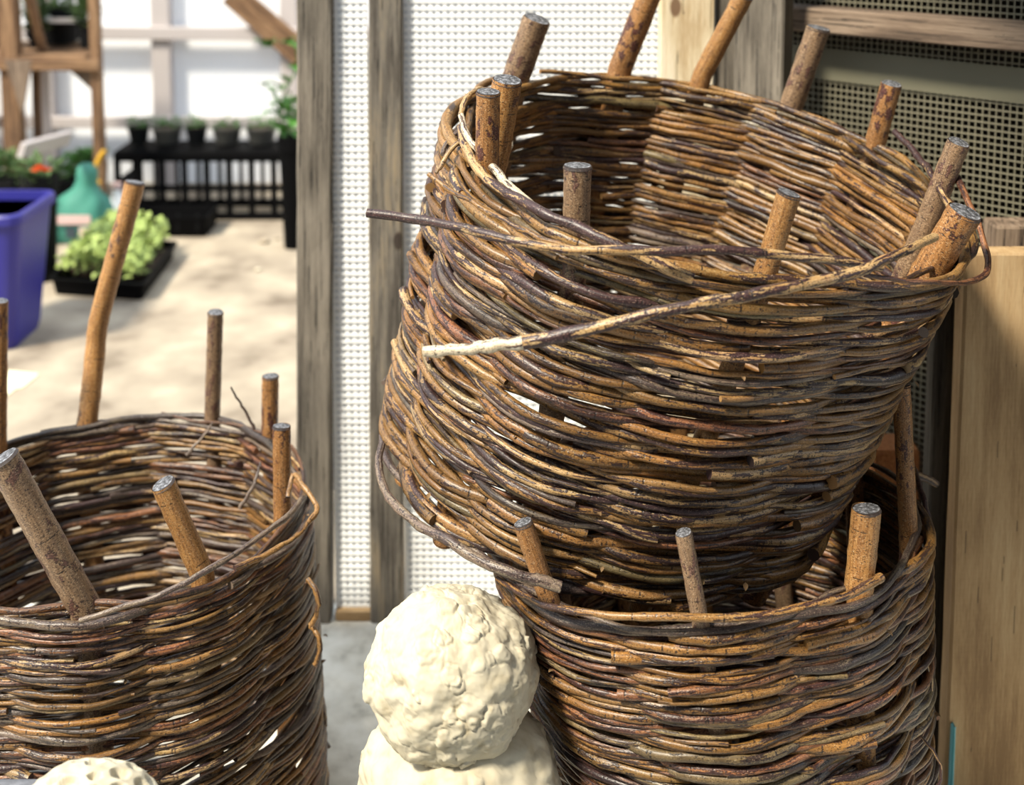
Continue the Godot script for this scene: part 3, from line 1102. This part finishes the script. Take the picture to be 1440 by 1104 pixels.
	loose(o, "willow_rod", [[436, 880, 1.45], [448, 895, 1.44], [450, 918, 1.44], [442, 935, 1.44]], 0.003, 0.0032, 0)
	loose(o, "willow_rod", [[325, 545, 1.66], [343, 575, 1.67], [358, 604, 1.67]], 0.0011, 0.0022, 2)
	loose(o, "willow_rod", [[300, 595, 1.73], [278, 622, 1.72], [262, 642, 1.71]], 0.0014, 0.0022, 2)
	loose(o, "willow_rod", [[366, 650, 1.6], [358, 680, 1.58], [338, 715, 1.57]], 0.0014, 0.0026, 2)
	loose(o, "willow_rod", [[112, 873, 1.27], [150, 862, 1.27], [220, 838, 1.28], [290, 803, 1.30], [350, 765, 1.345], [400, 728, 1.40], [425, 700, 1.45]], 0.0028, 0.0034, 2, Color(1.4, 1.35, 1.25))


func clay() -> void:
	var c := atz(634, 957, 1.23)
	var o := thing("clay_sculpture", "lumpy cream clay ball on a wider lump, between the left and right baskets", "sculpture", Vector3(c.x, 0.0075, c.z))
	var r := 118.0 / F * 1.23
	obj("clay_ball", clay_lump(5, Vector3(0, c.y, 0), Vector3(r, r * 0.95, r), 150, 190), M.clay, o)
	var q := atz(648, 1130, 1.23)
	obj("clay_lump", clay_lump(6, Vector3(q.x - c.x, q.y, 0.0), Vector3(0.1, 0.094, 0.096), 120, 110), M.clay, o)
	obj("clay_foot", clay_lump(8, Vector3(q.x - c.x, 0.1, 0.01), Vector3(0.1, 0.115, 0.095), 60, 60), M.clay, o)
	# pierced dome at the lower left, on a plain clay column
	c = atz(122, 1180, 1.02)
	o = thing("clay_dome", "cream clay dome pierced with small round holes, in the lower left corner", "sculpture", Vector3(c.x, 0.0075, c.z))
	var st := SurfaceTool.new()
	st.begin(Mesh.PRIMITIVE_TRIANGLES)
	st.set_smooth_group(0)
	var rows := 110
	var cols := 220
	var R := 0.056
	var holes := []
	for k in 120:
		var d := ball_dir(k, 120)
		holes.append([(d + Vector3(sin(k * 3.1), cos(k * 1.7), sin(k * 5.3)) * 0.07).normalized(), 0.085 + 0.045 * absf(sin(k * 2.3))])
	for i in rows + 1:
		var ph := PI * i / rows
		for j in cols:
			var a := TAU * j / cols
			var d := Vector3(sin(ph) * cos(a), cos(ph), -sin(ph) * sin(a))
			var h := 0.0
			for w in holes:
				var cs: float = d.dot(w[0])
				if cs > 0.98:
					h -= 0.13 * (1.0 - smoothstep(0.75, 1.0, acos(minf(cs, 1.0)) / float(w[1])))
			st.add_vertex(Vector3(0, c.y - 0.0075, 0) + d * Vector3(R * 1.2, R, R * 1.1) * (1.0 + h + noise.get_noise_3dv(d * 60.0) * 0.03))
	for i in rows:
		for j in cols:
			var j1 := (j + 1) % cols
			var a0 := i * cols + j
			var a1 := i * cols + j1
			for x in [a0, a1 + cols, a0 + cols, a0, a1, a1 + cols]:
				st.add_index(x)
	st.generate_normals()
	obj("dome", st.commit(), M.clay, o)
	var rings := []
	for k in 9:
		var y := (c.y - 0.04) * k / 8.0
		rings.append(circle(Vector3(0, y, 0), 0.062 - 0.012 * sin(PI * k / 8.0), 40))
	obj("column", loft(rings, true), M.clay, o)
	c = atz(20, 1172, 1.06)
	o = thing("grey_stone", "smooth grey stone slab behind the pierced clay dome, lower left corner", "stone", Vector3(c.x - 0.04, 0.0075, c.z - 0.06))
	rings = []
	for k in 12:
		var f := k / 11.0
		var y := (c.y - 0.022) * minf(f * 1.25, 1.0)
		rings.append(rrect(Vector3(0, y - (0.004 if k > 9 else 0.0) + (0.004 * (k - 9) if k > 9 else 0.0), 0), 0.15 - (0.02 * (k - 8) if k > 8 else 0.0), 0.06 - (0.012 * (k - 8) if k > 8 else 0.0), 0.012, 4))
	obj("stone", loft(rings, true), M.stone, o)


func pot(o: Node3D, r: float, h: float, m: Material, soil := true) -> void:
	var rings := [circle(Vector3(0, 0, 0), r * 0.72, 24), circle(Vector3(0, h * 0.86, 0), r * 0.95, 24), circle(Vector3(0, h * 0.86, 0), r * 1.03, 24), circle(Vector3(0, h, 0), r * 1.03, 24), circle(Vector3(0, h, 0), r * 0.92, 24), circle(Vector3(0, h * 0.8, 0), r * 0.88, 24)]
	obj("pot", loft(rings, false), m, o)
	if soil:
		obj("soil", loft([circle(Vector3(0, h * 0.8, 0), r * 0.86, 24), circle(Vector3(0, h * 0.88, 0), r * 0.88, 24)]), M.soil, o)


func foliage(center: Vector3, size: Vector3, n: int, l: float, wide := 0.5) -> ArrayMesh:
	var spots := []
	for i in n:
		var q := Vector3(rng.randf_range(-1, 1), rng.randf_range(-0.2, 1), rng.randf_range(-1, 1))
		if Vector2(q.x, q.z).length() > 1.0:
			q *= 0.7
		spots.append([center + q * size, Vector3(q.x, rng.randf_range(0.1, 1.0), q.z) + Vector3(rng.randf_range(-0.6, 0.6), 0, rng.randf_range(-0.6, 0.6)), l * rng.randf_range(0.6, 1.2)])
	return leaf_mesh(spots, wide)


func nursery() -> void:
	# seedling tray on the ground
	var a := gnd(72, 415)
	var b := gnd(203, 424)
	var c := gnd(248, 362)
	var d := b - a
	var o := thing("seedling_tray", "black seed tray of light green seedlings on the earth floor", "tray", (a + c) / 2 + Vector3(0, 0.001, 0))
	var ex := (b - a).normalized()
	var ez := (c - b)
	var len := ez.length()
	ez = ez.normalized()
	var wid := d.length()
	var tr := func(q: Vector3) -> Vector3: return ex * q.x + Vector3.UP * q.y - ez * q.z
	var tray_ring := func(w: float, l: float, y: float) -> PackedVector3Array:
		var out := PackedVector3Array()
		for q in rrect(Vector3(0, y, 0), w, l, 0.015, 3):
			out.append(tr.call(q))
		return out
	var rings := [tray_ring.call(wid * 0.94, len * 0.97, 0.0), tray_ring.call(wid, len, 0.048), tray_ring.call(wid + 0.012, len + 0.012, 0.05), tray_ring.call(wid + 0.012, len + 0.012, 0.042), tray_ring.call(wid + 0.014, len + 0.014, 0.052), tray_ring.call(wid - 0.012, len - 0.012, 0.052), tray_ring.call(wid * 0.92, len * 0.95, 0.012)]
	obj("tray", loft(rings), M.black, o)
	obj("soil", loft([tray_ring.call(wid * 0.9, len * 0.6, 0.013), tray_ring.call(wid * 0.93, len * 0.62, 0.035)]), M.soil, o, Transform3D(Basis(), tr.call(Vector3(-0.005, 0, len * -0.14))))
	var spots := []
	for i in 1500:
		var q := Vector3(rng.randf_range(-0.5, 0.38) * wid, 0, rng.randf_range(-0.62, 0.34) * len)
		var hh := 0.085 * (1.0 - pow(absf(q.x / wid + 0.06) * 1.9, 3.0)) + 0.02
		spots.append([tr.call(Vector3(q.x, 0.025 + hh * sqrt(rng.randf()), -q.z * -1.0)), Vector3(rng.randf_range(-1, 1), rng.randf_range(-0.1, 1), rng.randf_range(-1, 1)), rng.randf_range(0.014, 0.03)])
	obj("seedlings", leaf_mesh(spots, 0.75), M.seedling, o).set_meta("kind", "stuff")

	# black crate with windows, and a shallow tray in front
	var l := gnd(166, 307)
	var r := gnd(420, 311)
	var W := l.distance_to(r)
	var H := at(166, 213, -l.z).y
	o = thing("plastic_crate", "long black plastic crate with two rows of square openings, pots on top", "crate", Vector3((l.x + r.x) / 2, 0.001, (l.z + r.z) / 2))
	for side in [0.0, -0.2]:
		var rail_y := [0.05, 0.47, 0.93]
		for k in 3:
			if side < 0.0 and k == 1:
				continue
			obj("rail", box(Vector3(0, H * rail_y[k], side), Vector3(W, H * [0.1, 0.08, 0.13][k], 0.02), 0.003), M.black, o)
		for k in 9:
			obj("upright", box(Vector3(W * (k / 8.0 - 0.5) * 0.97, H * 0.5, side), Vector3(0.022 if side == 0.0 else 0.014, H * 0.98, 0.018), 0.003), M.black, o)
	for e in [-1, 1]:
		for y in [0.08, 0.5, 0.93]:
			obj("end_rail", box(Vector3(W * 0.49 * e, H * y, -0.1), Vector3(0.018, 0.035, 0.2), 0.003), M.black, o)
	for k in 5:
		obj("slat", box(Vector3(0, H * 0.99, -0.02 - k * 0.042), Vector3(W, 0.012, 0.03), 0.002), M.black, o)
	var z0 := l.z
	l = gnd(190, 330)
	r = gnd(292, 330)
	o = thing("nursery_tray", "shallow black tray lying against the left front of the crate", "tray", Vector3((l.x + r.x) / 2, 0.001, l.z - 0.05))
	var tw := r.x - l.x
	obj("tray", loft([rrect(Vector3.ZERO, tw, 0.16, 0.01), rrect(Vector3(0, 0.07, 0), tw + 0.02, 0.18, 0.01), rrect(Vector3(0, 0.07, 0), tw, 0.16, 0.01), rrect(Vector3(0, 0.01, 0), tw - 0.02, 0.14, 0.01)]), M.black, o)
	for k in 4:
		obj("divider", box(Vector3(tw * (k / 3.0 - 0.5) * 0.8, 0.05, 0.082), Vector3(0.008, 0.06, 0.012), 0.002), M.black_soft, o)
	# pots on the crate
	var px := [[196, 184, 32, "small pot with drooping seedlings at the left end of the crate"], [236, 186, 44, "dark pot of grassy seedlings, second on the crate"], [277, 186, 32, "dark pot in the middle of the crate"], [320, 186, 44, "dark pot of small seedlings right of the middle of the crate"], [368, 186, 46, "dark pot at the right end of the crate"]]
	for q in px:
		var p := at(q[0], 209, -z0 + 0.1)
		o = thing("plant_pot", q[3], "plant pot", Vector3(p.x, H + 0.012, z0 - 0.1), "pots on the black crate")
		var pr: float = q[2] / F * 4.5 / 2
		pot(o, pr, 0.062, M.clear_pot if q[2] > 40 else M.black_soft)
		obj("seedlings", foliage(Vector3(0, 0.06, 0), Vector3(pr * 0.9, 0.03, pr * 0.9), 60, 0.022, 0.4), M.leaf, o).set_meta("kind", "stuff")

	# pot with a climbing plant by the post
	var p := at(412, 190, 4.1)
	var g := gnd(412, 318)
	o = thing("climbing_plant", "leggy green climbing plant in a tall black pot left of the grey post", "potted plant", Vector3(p.x, 0.001, -4.1))
	pot(o, 0.05, p.y, M.black)
	var stem := PackedVector3Array()
	for i in 12:
		stem.append(Vector3(-0.01 - 0.03 * sin(i * 0.5), p.y - 0.02 + i * 0.03, 0.01 * sin(i * 1.3)))
	var sr := PackedFloat32Array()
	for i in 12:
		sr.append(0.003)
	obj("stem", tube(stem, sr, 6, 1.0, 0.0, Color.WHITE, 0.0, Color.WHITE), M.leaf, o)
	for q in [[398, 125], [408, 118], [395, 160], [404, 150], [412, 145], [400, 175], [408, 182], [415, 165], [392, 58], [380, 67], [370, 66], [374, 121], [408, 92], [414, 90], [399, 60]]:
		var w := at(q[0], q[1], 4.1) - o.position
		obj("leaf", leaf_mesh([[w, Vector3(rng.randf_range(-1, 1), rng.randf_range(-0.2, 0.7), 0.6), 0.07], [w, Vector3(rng.randf_range(-1, 1), rng.randf_range(-0.5, 0.4), 0.3), 0.05]], 0.7), M.leaf, o)
	obj("foliage", foliage(Vector3(-0.02, p.y + 0.03, 0), Vector3(0.04, 0.11, 0.04), 90, 0.03, 0.6), M.leaf, o).set_meta("kind", "stuff")

	# diagonal brace high on the right of the opening
	var e := at(325, -10, 4.94)
	var f := at(428, 80, 4.94)
	tag(plank("brace", e, f, 0.1, 0.04, M.shelf_wood, self, Vector3(0.6, -0.7, 0)), "sloping tan brace in front of the bright far wall", "beam")

	shelf_corner()


func shelf_corner() -> void:
	# wooden staging with a shelf, at the upper left
	var DF := 4.3
	var DB := 4.3
	var o := thing("plant_shelf", "rough wooden plant staging with braces at the upper left", "shelf", Vector3(at(25, 300, DF).x, 0, -DF))
	var base := o.position
	var fp := at(26, 150, DF)
	var bp := at(138, 150, DB)
	plank("post", Vector3(0, 0, 0), Vector3(0, 1.6, 0), 26.0 / F * DF, 0.05, M.shelf_wood, o)
	plank("post", Vector3(bp.x, 0, -DB) - base, Vector3(bp.x, 1.6, -DB) - base, 14.0 / F * DB, 0.04, M.shelf_wood, o)
	plank("post", Vector3(bp.x - 1.6, 0, -DB) - base, Vector3(bp.x - 1.6, 1.6, -DB) - base, 0.04, 0.04, M.shelf_wood, o)
	# shelf boards run from the front post to the back one
	var yf := at(26, 76, DF).y
	var s0 := Vector3(fp.x, yf, -DF)
	var s1 := Vector3(bp.x, yf, -DB)
	var dir := (s1 - s0).normalized()
	plank("edge_board", s0 - base - dir * 1.5 + Vector3(0.0, -0.02, 0.03), s1 - base + dir * 0.02 + Vector3(0.0, -0.035, 0.03), 0.04, 0.02, M.shelf_wood, o, Vector3.UP)
	for k in 4:
		var off := Vector3(0, 0, -0.03 - k * 0.11)
		plank("shelf_board", s0 - base - dir * 1.5 + off, s1 - base + off + Vector3(-0.03 - k * 0.035, -0.012, 0), 0.1, 0.018, M.shelf_wood, o, Vector3.FORWARD)
	plank("back_panel", Vector3(at(-60, 200, 4.85).x, 0, -4.85) - base, Vector3(at(-60, 200, 4.85).x, yf - 0.04, -4.85) - base, 0.23, 0.02, M.dark_wood, o)
	# gussets: triangles under the shelf
	var t := [at(8, 84, DF - 0.03), at(46, 84, DF - 0.03), at(33, 160, DF - 0.03)]
	obj("gusset", slab(PackedVector3Array([t[0] - base, t[2] - base, t[1] - base]), Vector3(0, 0, 0.012)), M.brown_wood, o)
	t = [at(95, 94, DB + 0.03), at(143, 94, DB + 0.03), at(143, 137, DB + 0.03)]
	obj("gusset", slab(PackedVector3Array([t[0] - base, t[2] - base, t[1] - base]), Vector3(0, 0, 0.012)), M.brown_wood, o)
	plank("brace", at(38, -20, DF - 0.06) - base, at(62, 78, DF + 0.1) - base, 0.028, 0.028, M.shelf_wood, o)
	# lower ledge of the staging, with a white plank
	tag(plank("white_plank", at(30, 212, 3.8), at(96, 194, 4.15), 0.05, 0.02, M.white_paint, self, Vector3(0.3, 1, 0.5)), "white painted plank lying below the plant staging", "plank")
	tag(plank("leaning_board", Vector3(at(52, 200, 4.35).x, 0, -4.35), at(50, 80, 4.4), 0.03, 0.015, M.shelf_wood, self), "narrow reddish board leaning behind the staging's front post", "board")
	tag(plank("leaning_board", Vector3(at(66, 200, 4.5).x, 0, -4.5), at(62, 80, 4.55), 0.035, 0.015, M.white_paint, self), "narrow grey white board leaning beside the reddish one", "board")
	# trays and pots on the shelf
	var n := 0
	for q in [[-4, 66, 4.5, 0.085, 0.12], [84, 66, 4.55, 0.085, 0.13], [124, 72, 4.4, 0.035, 0.1], [52, 72, 4.4, 0.03, 0.08]]:
		var p := at(q[0], q[1], q[2])
		var w := thing("plant_pot", ["black pot of dark leaves at the left end of the high shelf", "largest black pot in the middle of the high shelf", "black pot at the right end of the high shelf beside its back post", "small black pot behind the brace on the high shelf"][n], "plant pot", Vector3(p.x, yf + 0.01, p.z), "pots on the high shelf")
		pot(w, q[3], q[4], M.black_soft)
		obj("foliage", foliage(Vector3(0, q[4], 0), Vector3(q[3] * 0.95, 0.14, q[3] * 0.95), 260, 0.035), M.dark_leaf, w).set_meta("kind", "stuff")
		n += 1
	var tp := at(104, 24, 4.5)
	var w := thing("seed_tray", "grey tray lid tilted on top of the pots on the high shelf", "tray", Vector3(tp.x, tp.y - 0.01, tp.z))
	obj("tray", loft([rrect(Vector3.ZERO, 0.14, 0.2, 0.01), rrect(Vector3(0, 0.018, 0), 0.16, 0.22, 0.01), rrect(Vector3(0, 0.018, 0), 0.15, 0.21, 0.01), rrect(Vector3(0, 0.006, 0), 0.135, 0.19, 0.01)]), M.white_plastic, w)
	tp = at(92, 74, 4.72)
	w = thing("nursery_tray", "stack of black nursery trays behind the pots on the high shelf", "tray", Vector3(tp.x, yf + 0.006, -4.7))
	for q in 4:
		obj("tray", loft([rrect(Vector3(0, q * 0.032, 0), 0.24, 0.09, 0.01), rrect(Vector3(0, q * 0.032 + 0.03, 0), 0.26, 0.1, 0.01)]), M.black_soft, w)
	# green plants in flats below
	for q in [[76, 240, 4.74, 0.1, 0.09], [126, 222, 4.88, 0.05, 0.06], [2, 235, 4.1, 0.07, 0.08]]:
		var g := at(q[0], q[1], q[2])
		w = thing("planted_flat", ["green plants in a dark flat under the staging, left of the teal sack", "green plants in a dark flat behind the teal sack", "dim green plants in a flat behind the front post of the staging"][[76, 126, 2].find(q[0])], "plants", Vector3(g.x, 0.001, g.z))
		obj("flat", loft([rrect(Vector3.ZERO, q[3] * 1.8, 0.14, 0.01), rrect(Vector3(0, g.y - 0.03, 0), q[3] * 2.0, 0.16, 0.01)]), M.black_soft, w)
		obj("foliage", foliage(Vector3(0, g.y - 0.02, 0), Vector3(q[3], q[4] * 0.7, q[3]), 220, 0.035), M.leaf if q[0] != 2 else M.dark_leaf, w).set_meta("kind", "stuff")
	# blue bin
	var l := gnd(2, 440)
	w = thing("storage_bin", "blue plastic bin standing at the left edge of the picture", "bin", Vector3(at(-12, 440, 3.25).x, 0.001, -3.25))
	var hb := at(50, 292, 3.2).y
	obj("body", loft([rrect(Vector3.ZERO, 0.19, 0.2, 0.03), rrect(Vector3(0, 0.02, 0), 0.2, 0.21, 0.03), rrect(Vector3(0, hb * 0.95, 0), 0.265, 0.27, 0.035), rrect(Vector3(0, hb * 0.95, 0), 0.25, 0.255, 0.03), rrect(Vector3(0, 0.03, 0), 0.19, 0.2, 0.03)]), M.blue, w)
	obj("rim", loft([rrect(Vector3(0, hb * 0.93, 0), 0.27, 0.275, 0.035), rrect(Vector3(0, hb * 0.93, 0), 0.285, 0.29, 0.04), rrect(Vector3(0, hb * 0.985, 0), 0.285, 0.29, 0.04), rrect(Vector3(0, hb, 0), 0.278, 0.283, 0.04), rrect(Vector3(0, hb, 0), 0.255, 0.26, 0.03), rrect(Vector3(0, hb * 0.93, 0), 0.25, 0.255, 0.03)]), M.blue, w)
	# black pots behind the bin
	var k := at(55, 250, 3.75)
	w = thing("flower_pot", "wide black pot of orange flowers behind the blue bin", "plant pot", Vector3(k.x, 0.001, -3.75))
	pot(w, 0.055, k.y + 0.01, M.black_soft)
	obj("foliage", foliage(Vector3(0, k.y, 0), Vector3(0.06, 0.05, 0.06), 90, 0.03), M.dark_leaf, w).set_meta("kind", "stuff")
	for q in [[56, 238], [50, 242], [64, 241]]:
		obj("flower", leaf_mesh([[at(q[0], q[1], 3.7) - w.position, Vector3(1, 0.4, 0), 0.02], [at(q[0], q[1], 3.7) - w.position, Vector3(-1, 0.5, 0), 0.02], [at(q[0], q[1], 3.7) - w.position, Vector3(0, 1, 0.4), 0.02]], 0.9), M.orange, w)
	k = gnd(66, 366)
	w = thing("stacked_pot", "tall narrow black pot between the blue bin and the teal sack", "plant pot", Vector3(k.x, 0.001, k.z))
	pot(w, 0.032, at(66, 288, -k.z).y, M.black)
	# teal sack
	k = gnd(118, 338)
	w = thing("plastic_sack", "crumpled teal plastic sack with a printed panel, gathered at its neck", "sack", Vector3(k.x, 0.001, k.z))
	var hs := at(118, 230, -k.z).y
	var rings := []
	var prof := [[0, 0.095, 0.05], [0.04, 0.112, 0.062], [0.25, 0.110, 0.06], [0.45, 0.101, 0.048], [0.56, 0.078, 0.038], [0.68, 0.042, 0.028], [0.76, 0.034, 0.024], [0.86, 0.036, 0.026], [0.95, 0.03, 0.02], [1.0, 0.016, 0.008]]
	for q in prof:
		var R := PackedVector3Array()
		for j in 28:
			var ang := TAU * j / 28
			var wob := 1.0 + 0.1 * sin(j * 2.2 + q[0] * 14.0) + 0.06 * sin(j * 5.0 - q[0] * 30.0)
			var lean: float = 0.02 * smoothstep(0.4, 0.9, q[0])
			R.append(Vector3(cos(ang) * q[1] * wob + lean, q[0] * hs, -sin(ang) * q[2] * wob))
		rings.append(R)
	obj("sack", loft(rings, true), M.teal, w)
	obj("label_panel", box(Vector3(-0.012, hs * 0.33, 0.066), Vector3(0.12, 0.032, 0.002), 0.0005), M.label_pink, w).set_meta("label", "pale pink printed stripe")
	obj("label_panel", box(Vector3(-0.02, hs * 0.16, 0.066), Vector3(0.034, 0.036, 0.002), 0.0005), M.label_dark, w).set_meta("label", "dark printed square")
	obj("label_panel", box(Vector3(0.024, hs * 0.17, 0.066), Vector3(0.032, 0.034, 0.002), 0.0005), M.label_pink, w).set_meta("label", "pale printed square")
	k = gnd(152, 332)
	w = thing("plastic_bottle", "white plastic jug with a narrow neck right of the teal sack", "bottle", Vector3(k.x + 0.012, 0.001, k.z - 0.075))
	obj("bottle", loft([circle(Vector3.ZERO, 0.034, 20), circle(Vector3(0, 0.01, 0), 0.038, 20), circle(Vector3(0, 0.09, 0), 0.037, 20), circle(Vector3(0, 0.13, 0), 0.016, 20), circle(Vector3(0, 0.155, 0), 0.014, 20)], true), M.white_plastic, w)
	obj("cap", loft([circle(Vector3(0, 0.15, 0), 0.017, 16), circle(Vector3(0, 0.17, 0), 0.016, 16)]), M.label_pink, w)
	# yellow strap hanging at the back post
	var st := PackedVector3Array()
	var sr := PackedFloat32Array()
	for q in [[147, 212], [142, 218], [137, 228], [133, 238], [134, 250], [140, 258]]:
		st.append(at(q[0], q[1], DB - 0.05))
		sr.append(0.008)
	tag(obj("yellow_strap", tube(st, sr, 8, 1.0, 0.0, Color.WHITE, 0.0, Color.WHITE), M.yellow, self), "yellow strap curling at the foot of the back staging post", "strap")
	# paper and stones on the ground
	var pa := PackedVector3Array([gnd(-40, 520), gnd(-40, 590), gnd(5, 562), gnd(22, 548), gnd(32, 546), gnd(55, 527), gnd(20, 523)])
	tag(obj("paper_sheet", slab(pa, Vector3(0, 0.003, 0)), M.paper, self), "torn cream paper sheet lying on the floor at the left edge", "paper")
	n = 0
	for q in [[203, 336, 0.022, "pinkish stone behind the seedling tray"], [372, 342, 0.014, "small tan stone on the open floor before the crate"], [390, 337, 0.008, "tiny pale stone on the open floor near the grey post"], [363, 381, 0.008, "small white stone on the floor between tray and post"], [60, 388, 0.016, "brown stone between the blue bin and the seed tray"]]:
		var g := gnd(q[0], q[1])
		tag(obj("stone", clay_lump(60 + n, Vector3.ZERO, Vector3(1.3, 0.7, 1.0) * float(q[2]), 12, 14), M.dirt if n != 3 else M.clay, self, Transform3D(Basis(), g + Vector3(0, q[2] * 0.6, 0))), q[3], "stone")
		n += 1
	# red tag behind the film
	var red := at(617, 772, 2.0)
	tag(obj("red_strip", box(Vector3.ZERO, Vector3(0.075, 0.02, 0.004)), M.red, self, Transform3D(Basis(), red)), "dull red strip showing through the film under the tilted basket", "strip")
